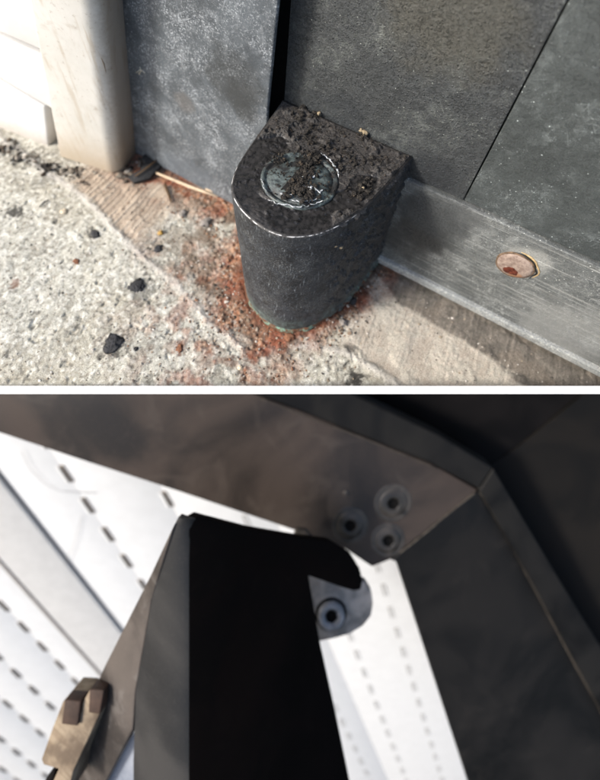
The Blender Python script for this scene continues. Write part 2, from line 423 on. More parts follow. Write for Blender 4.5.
# ---- white corner post with rounded front edge
g = G('white_post_paint', .45, .4); n = g.noise(40, 5); n2 = g.noise(420, 6, .7)
cW = g.mix(g.r(n, .3, .7), (.56, .55, .51), (.66, .65, .615))
sv = g.vec((300, 300, 30)); s1 = g.noise(1, 4, .6, vec=sv)
cW = g.mix(g.r(s1, .52, .70, 0, .5), cW, (.42, .35, .26))
cW = g.mix(g.r(g.noise(90, 7, .7, dist=1), .55, .72, 0, .4), cW, (.36, .30, .23))
cW = g.mix(g.r(n2, .58, .70, 0, .55), cW, (.30, .25, .20))
sepz = g.nd('ShaderNodeSeparateXYZ'); g.put(sepz.inputs[0], g.pos)
zl = g.ma('ADD', sepz.outputs[2], g.ma('MULTIPLY', n2, .02))
cW = g.mix(g.ma('MULTIPLY', g.r(zl, .008, .05, 1, 0), .75), cW, (.42, .33, .22))
sx = g.ma('ADD', sepz.outputs[1], g.ma('MULTIPLY', n2, .006))
cW = g.mix(g.ma('MULTIPLY', g.r(sx, -.033, -.025), .7), cW, (.20, .155, .11))  # right side: its shade and the brown stain both put into the colour
g.bump(n2, .1); POST = g.out(cW)
Ab, Bb, Db = onp(60, 157, 2, 0), onp(119, 176, 2, 0), onp(137, 153, 2, 0)
At, Bt, Dt = [onp(px, 0, 1, p[1]) for px, p in ((29, Ab), (97, Bb), (124, Db))]
# quad post that widens a little upward, extended beyond the frame
def ext(p, q, k): return p+(q-p)*k
kk = 1.5
low_ = [Ab, Bb, Db, Ab+(Db-Bb)]; top_ = [ext(Ab, At, kk), ext(Bb, Bt, kk), ext(Db, Dt, kk), ext(Ab, At, kk)+(Db-Bb)]
post = thing('corner_post', (Ab+Db)/2*[1, 1, 0], 'off white square post with a rounded front edge and a brown stained foot', 'post')
bm = bmesh.new(); vb = [bm.verts.new(p) for p in low_]; vt = [bm.verts.new(p) for p in top_]
bm.faces.new(vb[::-1]); bm.faces.new(vt)
sides = [bm.faces.new((vb[i], vb[(i+1) % 4], vt[(i+1) % 4], vt[i])) for i in range(4)]
bmesh.ops.recalc_face_normals(bm, faces=bm.faces)
bmesh.ops.bevel(bm, geom=[bm.edges.get((vb[1], vt[1]))], offset=8.0, segments=10, profile=.5, affect='EDGES')
bmesh.ops.bevel(bm, geom=[e for e in bm.edges if set(e.verts) in ({vb[0], vt[0]}, {vb[2], vt[2]})], offset=1.2, segments=3, profile=.5, affect='EDGES')
bmesh.ops.bevel(bm, geom=[e for e in bm.edges if e.is_boundary is False and abs(e.verts[0].co.z) < .5 and abs(e.verts[1].co.z) < .5], offset=1.0, segments=3, profile=.5, affect='EDGES')
bm.verts.index_update()
mesh('post_body', [tuple(v.co) for v in bm.verts], [tuple(v.index for v in f.verts) for f in bm.faces], POST, post, True); me_sharp(bpy.data.objects['post_body'].data, .6); bm.free()
tube('paint_scratch', [onp(101, 58, 1, Bb[1]-.0), onp(104, 64, 1, Bb[1]+1.0), onp(106, 73, 1, Bb[1]+1.2)], [.1, .3, .1], plain('scratch_brown', (.12, .09, .06)), post)
# ---- left door leaf
yl = -15.7
LP = metal_dark('blue_grey_door_skin', lin(82, 88, 93)*.85, lin(196, 202, 207), speck=(.56, .70), mottle=.6, scratch=.55, lowmask=(.35, .62), rough=.5, grain=.2,
                spots=[(onp(232, 82, 1, yl), 19, lin(50, 52, 52), .6), (onp(244, 100, 1, yl), 12, lin(50, 52, 52), .55), (onp(184, 102, 1, yl), 7, lin(92, 88, 84), .5), (onp(190, 180, 1, yl), 22, lin(96, 104, 112), .5)])
dl_ = thing('left_door', (-90, yl, 0), 'blue grey scuffed flat metal door leaf between the white post and the black gap', 'door')
pts = [onp(137, 159, 1, yl), onp(236, 205, 1, yl), onp(262, 145, 1, yl)*[0, 0, 0]+np.array([onp(267, 112, 1, yl)[0], yl, 20]), onp(267, 112, 1, yl), onp(278, 0, 1, yl), onp(290, -130, 1, yl), onp(60, -130, 1, yl), onp(100, 0, 1, yl)]
pts[0][0] -= 14; pts[1][2] = pts[0][2] = 1.0; pts[1][0] = pts[2][0] = onp(267, 112, 1, yl)[0]
prism('door_skin', pts, (0, 2.2, 0), LP, dl_, .8, 3)
tube('door_nick', [onp(140, 67, 1, yl-.1), onp(141, 71, 1, yl-.1), onp(139, 74, 1, yl-.1)], .35, plain('nick_cream', (.5, .47, .38)), dl_, 5)
tube('door_nick', [onp(141, 70, 1, yl-.1), onp(145, 73, 1, yl-.1)], .3, bpy.data.materials['nick_cream'], dl_, 5)
tube('door_nick', [onp(136, 73, 1, yl-.1), onp(140, 70, 1, yl-.1)], .25, bpy.data.materials['nick_cream'], dl_, 5)
# ---- right gate leaf: hinge stile, infill panel, bottom rail, screw
yd = -4.0; yr = -5.5
gate = thing('gate_leaf', (60, yd, 0), 'dark grey metal gate leaf with bottom rail and vertical seam right of the pivot block', 'gate')
ST = metal_dark('charcoal_stile', lin(62, 65, 66)*.95, lin(172, 178, 172), speck=(.58, .70), mottle=.5, scratch=.45, lowmask=(.44, .66), rough=.5, grain=.45, bump=.9, beads=.45,
                mask_grad=(onp(500, 20, 1, yd), 150), spots=[(onp(455, 15, 1, yd), 26, lin(84, 82, 72), .6), (onp(330, 120, 1, yd), 20, lin(48, 52, 56), .6), (onp(430, 175, 1, yd), 14, lin(46, 49, 52), .7)])  # last spot paints the block's shadow on the stile
PN = metal_dark('charcoal_panel', lin(62, 67, 67)*.95, lin(186, 196, 196), speck=(.57, .72), mottle=.6, scratch=.28, lowmask=(.40, .68), rough=.5, grain=.45, bump=.5, haze=.8)
RL = metal_dark('worn_bottom_rail', lin(78, 81, 80), lin(205, 208, 204), speck=(.56, .7), mottle=.5, scratch=.2, lowmask=(.33, .58), rough=.5, grain=.45, bump=.4, streak=lin(148, 149, 145),
                spots=[(onp(428, 225, 1, yr), 19, lin(48, 50, 50), .85), (onp(408, 240, 1, yr), 16, lin(52, 52, 50), .75), (onp(470, 215, 1, yr), 10, lin(70, 72, 72), .5), (onp(528, 262, 1, yr), 10, lin(178, 178, 172), .4), (onp(560, 330, 1, yr), 24, lin(140, 141, 138), .5), (onp(440, 215, 1, yr), 18, lin(62, 65, 66), .5)])  # dark spots beside the block paint its shadow onto the rail
xs = 58.2; ztop = 260; zr0, zr1 = 5.4, 69.0
def box(name, x0, x1, y0, y1, z0, z1, mat, parent, bevel=.5, **k):
    return prism(name, [(x0, y0, z0), (x1, y0, z0), (x1, y0, z1), (x0, y0, z1)], (0, y1-y0, 0), mat, parent, bevel, 3, **k)
xg0 = onp(297, 0, 1, yd)[0]; xg1 = onp(284, 98, 1, yd)[0]
xl = (xg0+xg1)/2
zB = 67.6
prism('hinge_stile', [(xg1, yd, zB), (xs-.25, yd, zB+.6), (xs+.45, yd, ztop), (xg0-1, yd, ztop)], (0, 16, 0), ST, gate, .35, 3)
prism('infill_panel', [(xs+.25, yd+.2, zB+.6), (210, yd+.2, zB-1.2), (210, yd+.2, ztop), (xs+1.0, yd+.2, ztop)], (0, 16, 0), PN, gate, .35, 3)
rail = prism('bottom_rail', [(24, yr, zr0), (150, yr, zr0+.3), (230, yr, zr0+.5), (230, yr, 65.5), (112, yr, 66.6), (39, yr, 67.0), (24, yr, 67)], (0, 18, 0), RL, gate, .8, 4)
# worn lower flange of the rail
RF = metal_dark('worn_rail_flange', lin(120, 124, 124), lin(205, 206, 200), speck=(.5, .68), mottle=.5, scratch=.4, lowmask=(.3, .55), rough=.5, grain=.4, bump=.3, streak=lin(170, 172, 168))
prism('rail_flange', [(33, yr-2.2, zr0-1.2), (230, yr-2.2, zr0-.9), (230, yr-2.2, zr0+3.9), (33, yr-2.2, zr0+3.6)], (0, 8, 0), RF, gate, .9, 4)
box('backing', -26, 230, yd+17, yd+20, -1, ztop, BLACK, gate, 0)
# ---- screw head in the rail: pinkish stain, dark socket
sc_ = onp(515, 265, 1, yr)
PK = G('rusty_screw_head', .75, .3); n = PK.noise(420, 8, .75); cpk = PK.mix(PK.r(n, .35, .65), lin(120, 102, 92), lin(160, 144, 132))
cpk = PK.mix(PK.spot(sc_+[2.2, -.5, -5], 3.4, .25, 400), cpk, lin(150, 112, 86)); PK.bump(n, .5); PKM = PK.out(cpk)
RU = plain('dark_rust', lin(84, 42, 30), .9, .2, .5, 900, .4)
scr = lathe('rail_screw', [(7.3, .1), (7.0, .7), (6.3, 1.1), (5.0, 1.35), (2.5, 1.45), (.01, 1.45)], sc_, (0, -1, 0), PKM, gate, 64, wob=.012)
lathe('screw_socket', [(2.7, 1.3), (2.4, 1.62), (1.7, 1.66), (1.1, 1.5), (.01, 1.45)], sc_+np.array([-.3, 0, -3.0]), (0, -1, 0), RU, scr, 22, wob=.16)
lathe('rust_ring', [(7.9, .05), (7.7, .45), (7.3, .6), (6.9, .5)], sc_, (0, -1, 0), plain('ring_rust', lin(104, 86, 70), .9, .2, .6, 500, .5), scr, 60, wob=.02)
# crack of caulk round the screw
ar = [sc_+np.array([8.2*math.cos(t)*(1+.05*math.sin(9*t)), -.55, 8.35*math.sin(t)]) for t in np.linspace(-.55, 2.0, 24)]
tube('caulk_crack', ar, np.interp(np.arange(24), [0, 6, 18, 23], [.05, .3, .38, .05]), plain('crack_black', (.012, .01, .008)), scr, 6)
ar = [sc_+np.array([9.2*math.cos(t)*(1+.04*math.sin(7*t)), -.2, 9.1*math.sin(t)]) for t in np.linspace(-.3, 1.7, 24)]
tube('caulk_rim', ar, np.interp(np.arange(24), [0, 6, 18, 23], [.1, .35, .5, .1]), plain('old_caulk', lin(176, 152, 112), .8, .3, .3, 700, .3), scr, 6)
# ---- black strip painted in for the dark void between the leaves
box('gap_void_sheet', -48, -26, 3, 6, 0, ztop, BLACK, gate, 0)
#----BLOCK
blk = thing('pivot_block', (3, -30, 0), 'black rounded gate pivot block caked with soil, standing on the rusty concrete', 'pivot block')
OUT = np.array([(-30, yd), (-28.4, -14), (-26.3, -30), (-23.8, -45), (-21.3, -53.5), (-17.4, -60.2), (-11.4, -64.7), (-4, -67.4), (3, -68.3), (9.7, -67.2), (14.8, -64.3), (20, -59), (25, -50), (28.2, -40), (30.4, -28), (32, -14), (33, yd)])
def resample(P, n):
    # Catmull-Rom then even spacing
    Q = []
    for i in range(len(P)-1):
        a = P[max(i-1, 0)]; b = P[i]; c_ = P[i+1]; d = P[min(i+2, len(P)-1)]
        for t in np.linspace(0, 1, 24, endpoint=False):
            Q.append(.5*((2*b)+(-a+c_)*t+(2*a-5*b+4*c_-d)*t*t+(-a+3*b-3*c_+d)*t**3))
    Q.append(P[-1]); Q = np.array(Q); L_ = np.r_[0, np.cumsum(np.linalg.norm(np.diff(Q, axis=0), axis=1))]
    s_ = np.linspace(0, L_[-1], n); return np.c_[np.interp(s_, L_, Q[:, 0]), np.interp(s_, L_, Q[:, 1])]
front = resample(OUT, 420)
back = np.c_[np.linspace(33, -30, 122)[1:-1], np.full(120, yd)]
loop = np.concatenate([front, back]); NL = len(loop)
cen = np.array([2.5, -34.0])
zpx = lambda a: [onp(210+.3833*u_, 80+.3833*v_, 2, H)[:2] for u_, v_ in a]
smooth_poly = zpx([(66, 250), (85, 165), (130, 145), (175, 152), (190, 172), (140, 225), (128, 285), (160, 335), (250, 345), (330, 315), (395, 252), (430, 258), (385, 318), (310, 345), (330, 410), (250, 420), (160, 405), (90, 350), (55, 300)])
grey_patch = zpx([(95, 325), (130, 320), (165, 370), (160, 395), (115, 360)])
pinc = np.mean(zpx([(132, 262), (335, 262)]), axis=0); PR = 14.6
def top_h(X, Y):
    sd_ = segdist(X, Y, smooth_poly, True); sd_ = np.where(inside(X, Y, smooth_poly), -sd_, sd_)
    cr = sm(.6, 2.8, sd_+(fbm(X, Y, 7, 5, 201)-.5)*9)
    cr *= sm(PR-1.5, PR+.8, np.hypot(X-pinc[0], Y-pinc[1])+(fbm(X, Y, 3, 3, 202)-.5)*4)*.97+.03
    gp = .5*sm(2, -1, segdist(X, Y, grey_patch, True)*np.where(inside(X, Y, grey_patch), -1, 1)+(fbm(X, Y, 3, 4, 203)-.5)*6)*.6
    cr = np.maximum(cr, gp)
    h = cr*(.2+.95*np.clip(fbm(X, Y, 5, 5, 204, .62)-.35, 0, 1)+.95*np.clip(fbm(X, Y, 1.8, 3, 205)-.45, 0, 1))
    h += 1.5*cr*sm(.62, .76, fbm(X, Y, 6, 4, 206))
    h += (1-cr)*(.25*sm(.6, .7, fbm(X, Y, 2.2, 3, 207)))
    return h, cr
rings = []; attrs = []
NZ = 150
sx_ = lambda z: .95+.05*z/H
for k_ in range(NZ):
    z = k_/(NZ-1)*(H-1.2); s_ = sx_(z)
    P = cen+(loop-cen)*s_; P[:, 0] += 2.6*(1-z/H); P[:, 1] += 1.2*(1-z/H); P[loop[:, 1] >= yd-.01, 1] = yd
    th_ = np.arctan2(loop[:, 1]-cen[1], loop[:, 0]-cen[0])*30
    nrm = (loop-cen)/np.linalg.norm(loop-cen, axis=1)[:, None]
    rgh = (fbm(th_, np.full(NL, z), 2.0, 4, 301, .6)-.5)*.25+(fbm(th_, np.full(NL, z), 14, 3, 302)-.5)*.5
    rightside = sm(6, 22, loop[:, 0]-(loop[:, 1]+50)*.0)*sm(-62, -40, loop[:, 1])
    clod = rightside*1.3*sm(.52, .7, fbm(th_, np.full(NL, z), 3.0, 4, 303, .6))
    P = P+nrm*(rgh+clod)[:, None]*(loop[:, 1] < yd-1)[:, None]
    rings.append(np.c_[P, np.full(NL, z)])
    base_w = sm(16, 2, z+(fbm(th_, np.full(NL, z), 9, 4, 304)-.5)*14)
    attrs.append(np.c_[np.zeros(NL)+rightside*(.45+.5*sm(.45, .62, fbm(th_, np.full(NL, z), 4, 4, 305))), base_w, np.zeros(NL)])
for a_ in (0.25, .5, .75, 1.0):                      # rounded top arris
    t = a_*math.pi/2; z = H-1.2+1.2*math.sin(t); s_ = 1-(1.2*(1-math.cos(t)))/36
    P = cen+(loop-cen)*s_; rings.append(np.c_[P, np.full(NL, z)])
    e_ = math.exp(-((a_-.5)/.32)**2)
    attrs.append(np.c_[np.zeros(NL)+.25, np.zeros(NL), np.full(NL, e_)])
RR = 120
for k_ in range(1, RR):
    s_ = (1-1.2/36)*(1-k_/RR)
    P = cen+(loop-cen)*s_; h, cr = top_h(P[:, 0], P[:, 1])
    e_ = min(1, (k_)/4)
    rings.append(np.c_[P, H+h*e_]); attrs.append(np.c_[cr, np.zeros(NL), np.full(NL, .25*(1-e_))])
V = np.concatenate(rings); A = np.concatenate(attrs); nr = len(rings)
i_ = np.arange(nr-1)[:, None]*NL; j_ = np.arange(NL)[None]; j2 = (j_+1) % NL
F = np.stack([i_+j_, i_+j2, i_+NL+j2, i_+NL+j_], -1).reshape(-1, 4)
g = G('black_block_coat', .5, .4)
sep = g.nd('ShaderNodeSeparateColor'); g.put(sep.inputs[0], g.attr('wear'))
n1 = g.noise(120, 5); n2 = g.noise(1500, 5, .7); n3 = g.noise(500, 5, .65)
blackc = g.mix(g.r(n1, .35, .65), lin(30, 31, 33), lin(46, 49, 53))
blackc = g.mix(g.ma('MULTIPLY', g.r(n2, .50, .66), .65), blackc, lin(98, 104, 110))
svb = g.vec((1500, 1500, 160), (.5, .4, 0)); blackc = g.mix(g.ma('MULTIPLY', g.r(g.noise(1, 4, .6, vec=svb), .60, .70), .5), blackc, lin(150, 156, 160))
dust = g.r(g.noise(70, 5, .6), .45, .65)
blackc = g.mix(g.ma('MULTIPLY', g.ma('MULTIPLY', g.r(g.noise(2200, 4, .7), .5, .66), dust), .7), blackc, lin(138, 140, 138))
soilc = g.mix(g.r(n2, .35, .65), lin(22, 21, 21), lin(70, 67, 64)); soilc = g.mix(g.r(n3, .5, .75, 0, .45), soilc, lin(84, 75, 66))
soilc = g.mix(g.r(g.voro(800), .05, .16, .5, 0), soilc, lin(150, 140, 124))
topm = g.nd('ShaderNodeSeparateXYZ'); gn = g.nd('ShaderNodeNewGeometry'); g.put(topm.inputs[0], g.pos)
istop = g.r(topm.outputs[2], (H-1.3)*MM, (H-.2)*MM)
bare = g.mix(istop, blackc, g.mix(g.r(n3, .35, .7), lin(20, 20, 20), lin(48, 46, 45)))
cb = g.mix(sep.outputs[0], bare, soilc)
cb = g.mix(g.ma('MULTIPLY', sep.outputs[1], .55), cb, g.mix(g.r(n3, .4, .65), lin(74, 80, 76), lin(116, 132, 126)))
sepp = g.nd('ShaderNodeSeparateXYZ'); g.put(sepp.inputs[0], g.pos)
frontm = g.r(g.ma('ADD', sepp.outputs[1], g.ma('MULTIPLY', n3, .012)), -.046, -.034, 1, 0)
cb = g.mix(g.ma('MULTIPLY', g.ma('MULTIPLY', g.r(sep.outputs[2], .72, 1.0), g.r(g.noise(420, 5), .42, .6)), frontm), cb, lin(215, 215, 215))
smooth_ = g.ma('MULTIPLY', istop, g.ma('SUBTRACT', 1.0, sep.outputs[0]))
g.bump(g.ma('MULTIPLY', g.ma('ADD', n2, n3), g.ma('SUBTRACT', 1.0, g.ma('MULTIPLY', smooth_, .8))), .4)
BLK = g.out(cb, g.ma('SUBTRACT', g.r(n3, .3, .7, .5, .75), g.ma('MULTIPLY', smooth_, .3)))
mesh('block_body', V, F, BLK, blk, True, col={'wear': A})
# bushing with verdigris at the foot
g = G('verdigris_bush', .8, .3); n = g.noise(150, 6, .7)
VG = g.out(g.mix(g.r(n, .46, .60), lin(96, 66, 48), lin(112, 152, 136))); g.bump(n, .5)
br = []; bsc = .975
for z, s_ in ((-1.5, .965), (1.2, .972), (2.4, .968), (3.2, .94)):
    P = cen+(loop-cen)*s_+[2.6, 1.2]; P[:, 1] = np.minimum(P[:, 1], yd-.8); n_ = (fbm(loop[:, 0], loop[:, 1], 5, 3, 400)-.5)*1.6
    br.append(np.c_[P+((loop-cen)/36)*n_[:, None], np.full(NL, z)])
Vb = np.concatenate(br); i_ = np.arange(len(br)-1)[:, None]*NL
Fb = np.stack([i_+j_, i_+j2, i_+NL+j2, i_+NL+j_], -1).reshape(-1, 4)
mesh('foot_bushing', Vb, Fb, VG, blk, True)
# pin head with ring groove and screwdriver slot
g = G('pin_head_metal', .3, .6); n = g.noise(350, 6, .7); n2 = g.noise(110, 3)
cpn = g.mix(g.r(n, .35, .7), lin(40, 46, 46), lin(94, 105, 103)); cpn = g.mix(g.r(n2, .48, .6), cpn, lin(30, 30, 29)); g.bump(n, .35)
PIN = g.out(cpn, g.r(n, .3, .7, .35, .65))
pc3 = np.array([pinc[0], pinc[1], H])
pin = lathe('pin_head', [(PR, -.5), (PR, .7), (PR-.5, 1.1), (PR-1.3, 1.0), (PR-1.8, .2), (PR-2.4, .2), (PR-3.0, 1.1), (PR-6, 1.5), (3, 1.7), (.01, 1.75)], pc3, (0, 0, 1), PIN, blk, 90, wob=.012)
DIRT = G('loose_soil', .95, .15); n = DIRT.noise(1500, 4, .7); dc = DIRT.mix(DIRT.r(n, .35, .65), lin(20, 19, 18), lin(66, 62, 57)); dc = DIRT.mix(DIRT.r(DIRT.noise(300, 3), .58, .68, 0, .6), dc, lin(88, 76, 62)); DIRT.bump(n, .5); DIRT = DIRT.out(dc)
RES = G('residue_glint', .4, .5); RES = RES.out(RES.mix(RES.r(RES.noise(900, 4), .4, .6), lin(100, 106, 108), lin(205, 208, 210)))
def ztop_pts(a, hh): return [np.r_[p, H+hh] for p in zpx(a)]
def squig(pts, hh, n=26, j=.25):
    P = np.array(ztop_pts(pts, hh)); t = np.linspace(0, len(P)-1, n); Q = np.c_[[np.interp(t, range(len(P)), P[:, k]) for k in range(3)]].T
    return Q+RNG.normal(0, j, Q.shape)*[1, 1, .5]
for pts, r_ in [([(150, 318), (180, 332), (225, 338), (270, 333), (300, 320)], .3), ([(286, 198), (310, 215), (330, 240), (334, 262)], .38), ([(268, 238), (245, 258), (236, 280), (262, 290), (270, 312)], .5),
                ([(262, 285), (285, 300), (300, 290)], .35), ([(180, 300), (200, 312), (220, 305)], .3), ([(134, 262), (140, 290), (152, 312)], .25), ([(248, 252), (262, 262), (276, 258)], .4), ([(205, 318), (240, 326), (285, 318)], .25)]:
    rr = np.interp(np.linspace(0, 1, 26), [0, .2, .8, 1], [.1, 1, 1, .1])*r_*.75*RNG.uniform(.5, 1.5, 26)
    tube('sealant_glint', squig(pts, 1.75), rr, RES, pin, 6)  # pale tubes paint the bright highlights along the sealant ridges
prism('screw_slot', [np.r_[p, H+1.62] for p in zpx([(188, 290), (206, 306), (292, 204), (274, 190)])], (0, 0, .35), plain('slot_grime', (.010, .0095, .009), .8, .2), pin, .1, 2)
# ---- rocks and crumbs
def ico(sub):
    bm = bmesh.new(); bmesh.ops.create_icosphere(bm, subdivisions=sub, radius=1); bm.verts.index_update()
    v = np.array([tuple(q.co) for q in bm.verts]); f = np.array([[w_.index for w_ in q.verts] for q in bm.faces]); bm.free(); return v, f
I1 = ico(1); I2 = ico(2); I3 = ico(3)
def rocks(P, Rr, ic=I1, flat=.7, jit=.28):
    v0, f0 = ic; n = len(P); m = len(v0)
    sc = Rr[:, None, None]*RNG.uniform(.7, 1.3, (n, 1, 3))*np.array([1, 1, flat])
    a = RNG.uniform(0, 6.28, n); ca, sa = np.cos(a), np.sin(a)
    v = np.repeat(v0[None], n, 0)*(1+RNG.normal(0, jit, (n, m, 1)))*sc
    vx = v[..., 0]*ca[:, None]-v[..., 1]*sa[:, None]; vy = v[..., 0]*sa[:, None]+v[..., 1]*ca[:, None]
    v = np.stack([vx, vy, v[..., 2]], -1)+P[:, None]
    F_ = (f0[None]+np.arange(n)[:, None, None]*m).reshape(-1, 3)
    return v.reshape(-1, 3), F_
def cloud(centers, n, spread, rmin, rmax, zf):
    out = []; rr = []
    for k in range(n):
        c_ = centers[RNG.integers(len(centers))]; q = np.array(c_[:2])+RNG.normal(0, 1, 2)*spread
        r_ = rmin*(rmax/rmin)**RNG.random()**1.8; out.append((q[0], q[1], zf(q[0], q[1])+r_*.3)); rr.append(r_)
    return np.array(out), np.array(rr)
def topz(X, Y):
    if not inside(np.array([X]), np.array([Y]), [tuple(p) for p in (cen+(loop[::12]-cen)*.97)])[0]: return -999
    if math.hypot(X-pinc[0], Y-pinc[1]) < PR: return H+1.5
    return H+float(top_h(np.array([X]), np.array([Y]))[0][0])
cl1 = zpx([(240, 75), (232, 95), (280, 95), (272, 130), (265, 160), (240, 235), (262, 205), (215, 275), (250, 290), (380, 215), (400, 150), (352, 190), (395, 285), (410, 262), (380, 300), (495, 165), (335, 230), (180, 215), (300, 185), (430, 220), (210, 300), (262, 250), (225, 285), (240, 262), (252, 240), (222, 298), (255, 225), (272, 215), (262, 300), (255, 315), (236, 275), (248, 255), (230, 290)])
P1, R1 = cloud(cl1, 820, 1.9, .22, 1.2, topz); ok = P1[:, 2] > 0; P1, R1 = P1[ok], R1[ok]
P1[:, 2] += RNG.random(len(P1))*.8
allc = [(RNG.uniform(-28, 32), RNG.uniform(-55, -6)) for _ in range(300)]
P2, R2 = cloud(allc, 900, 1, .2, .6, topz); ok = (P2[:, 2] > H+.45); P2, R2 = P2[ok], R2[ok]
v, f = rocks(np.concatenate([P1, P2]), np.concatenate([R1, R2]))
tag(mesh('soil_crumbs', v, f, DIRT, None, False), 'dark crumbs of soil lying on top of the black pivot block', None, None, 'stuff')
# few pale grains
TANR = plain('tan_grain', lin(140, 126, 102), .8, .3, .3, 900)
for k, (u_, v_, r_) in enumerate([(283, 97, .8), (402, 146, 1.1), (392, 140, .8), (345, 435, .0), (398, 290, .6)]):
    if r_ == 0: continue
    q = zpx([(u_, v_)])[0]; vv, ff = rocks(np.array([[q[0], q[1], H+2.0]]), np.array([r_]), I2)
    tag(mesh('tan_grain', vv, ff, TANR, None), ['tan grit grain near the back corner on top of the pivot block', 'larger tan grit grain toward the right back edge on the pivot block', 'tan grit grain just left of the larger one on the block top', '', 'tan grit grain in the soil right of the round pin head'][k], 'grit', 'tan grains on the pivot block')
# pale chips stuck on the block's side
for (px, py) in ((336, 246), (341, 248)):
    best = None
    Vr = V[:NZ*NL].reshape(NZ, NL, 3)[::3, ::3].reshape(-1, 3); d_ = Vr-CC; zz = d_ @ CF
    uu = 300+FPX*(d_ @ CR)/zz; ww = 193-FPX*(d_ @ CU)/zz
    kx = np.argmin(np.hypot(uu-px, ww-py)+zz*.05); q = Vr[kx]
    vv, ff = rocks(np.array([q]), np.array([.8]), I2); tag(mesh('pale_chip', vv, ff, TANR, None), ('left' if px == 336 else 'right')+' of two pale tan chips stuck to the front side of the pivot block', 'chip', 'chips on the pivot block side')
# ---- loose grit on the ground
def free(X, Y): return Y < -9 and not inside(np.array([X]), np.array([Y]), foot)[0] and (np.array([X, Y])-p0) @ e2 > 2.0
def gz(X, Y): return hgt(X, Y) if free(X, Y) else -999
g2 = lambda a: [tuple(onp(px, py, 2, 0)[:2]) for px, py in a]
near = g2([(215, 215), (220, 240), (225, 262), (230, 290), (238, 310), (250, 325), (265, 335), (300, 340), (335, 325), (345, 318), (350, 300), (365, 290), (372, 280), (330, 335), (205, 230), (195, 215), (180, 205), (215, 300), (222, 315), (235, 330), (285, 350)])
Pa, Ra = cloud(near, 900, 4.5, .18, .9, gz)
midc = g2([(150, 200), (175, 230), (200, 260), (190, 300), (210, 345), (240, 360), (280, 370), (300, 355), (140, 185), (190, 330), (165, 350)])
Pb, Rb = cloud(midc, 500, 10, .18, .6, gz)
wide = [(RNG.uniform(-250, 150), RNG.uniform(-150, -10)) for _ in range(600)]
Pc, Rc = cloud(wide, 2600, 5, .18, .6, gz)
def fl(P, R_): ok = P[:, 2] > -50; return P[ok], R_[ok]
def grit(name, P, R_, cols, label):
    v, f = rocks(P, R_); n = len(P); ci = RNG.integers(len(cols), size=n); cc_ = np.array(cols)[ci]*RNG.uniform(.7, 1.2, (n, 1))
    cc_ = np.repeat(cc_, len(I1[0]), 0)
    tag(mesh(name, v, f, GRIT, None, False, col={'tone': cc_}), label, None, None, 'stuff')
g = G('grit', .9, .2); GRIT = g.out(g.attr('tone')); g.bump(g.noise(2000, 3), .3)
Pab = fl(np.concatenate([Pa, Pb]), np.concatenate([Ra, Rb]))
grit('rusty_gravel', *Pab, [lin(142, 112, 90), lin(116, 84, 66), lin(160, 146, 130), lin(96, 76, 62), lin(176, 170, 160), lin(76, 68, 60), lin(144, 126, 108)], 'rusty crumbs and grit around the foot of the pivot block')
grit('sand_grains', *fl(Pc, Rc), [lin(176, 170, 160), lin(205, 200, 192), lin(120, 112, 104), lin(150, 138, 120), lin(80, 76, 72)], 'pale sand grains scattered over the concrete')
# ---- single lumps and pebbles
LUMP = plain('black_tar', lin(44, 44, 46), .55, .4, .7, 900, .9); PEB = plain('cream_pebble', lin(205, 190, 165), .7, .3, .15, 500); RST = plain('rust_chip', lin(120, 84, 64), .9, .2, .4, 700, .5)
GRY = plain('grey_pebble', lin(130, 124, 118), .8, .3, .3, 500, .4)
def lump(px, py, r_, mat, label, cat, name, flat=.5, dx=1.0, ic=I3, group=None):
    q = onp(px, py, 2, 0); z = hgt(q[0], q[1]); v0, f0 = ic
    n3_ = fbm(v0[:, 0]*4+px, v0[:, 1]*4+v0[:, 2]*3, 2.2, 4, int(px))-.5
    a = RNG.uniform(0, 3); n4_ = fbm(v0[:, 0]*9+px, v0[:, 1]*9+v0[:, 2]*7, 2.0, 4, int(py))-.5; v = v0*(1+1.2*n3_[:, None]+.9*n4_[:, None])*r_*.85*[dx, 1, flat]; v = np.c_[v[:, 0]*math.cos(a)-v[:, 1]*math.sin(a), v[:, 0]*math.sin(a)+v[:, 1]*math.cos(a), v[:, 2]]
    return tag(mesh(name, v+[q[0], q[1], z+r_*flat*.25], f0, mat, None, True), label, cat, group)
lump(137, 287, 3.6, LUMP, 'black tar lump on the concrete, upper of the two dark lumps', 'tar lump', 'tar_lump', .22, 1.2)
lump(113, 344, 4.0, LUMP, 'larger black tar lump on the concrete near the bottom of the picture', 'tar lump', 'tar_lump', .22, 1.3)
lump(136, 349, 1.2, LUMP, 'tiny black speck right of the larger tar lump', 'tar speck', 'tar_speck', .5)
lump(64, 212, 1.9, PEB, 'cream pebble lying alone on the concrete at the left', 'pebble', 'pebble', .7)
lump(95, 234, 2.3, LUMP, 'small dark flat chip on the concrete below the tan strip', 'chip', 'dark_chip', .3, 1.5)
lump(240, 368, 1.3, PEB, 'small pale pebble in the rusty grit near the lower edge', 'pebble', 'pebble', .8)
lump(76, 262, 1.6, RST, 'small orange rust flake on the concrete at the left', 'flake', 'rust_flake', .4, 1.4)
lump(183, 213, 2.6, GRY, 'grey stone in the rusty strip left of the pivot block', 'stone', 'stone', .7)
lump(205, 222, 3.2, GRY, 'largest brown grey stone in the rusty strip left of the pivot block', 'stone', 'stone', .7, 1.2)
lump(160, 232, 1.6, plain('amber_grit', lin(176, 140, 70), .5, .5, .2), 'amber grain of grit at the edge of the rusty strip', 'grit', 'amber_grain', .8)
lump(158, 248, 2.4, LUMP, 'black crumb in the edge of the trowelled strip left of the block', 'crumb', 'black_crumb', .4, 1.3)
lump(343, 322, 2.2, GRY, 'grey stone against the right foot of the pivot block', 'stone', 'stone', .8)
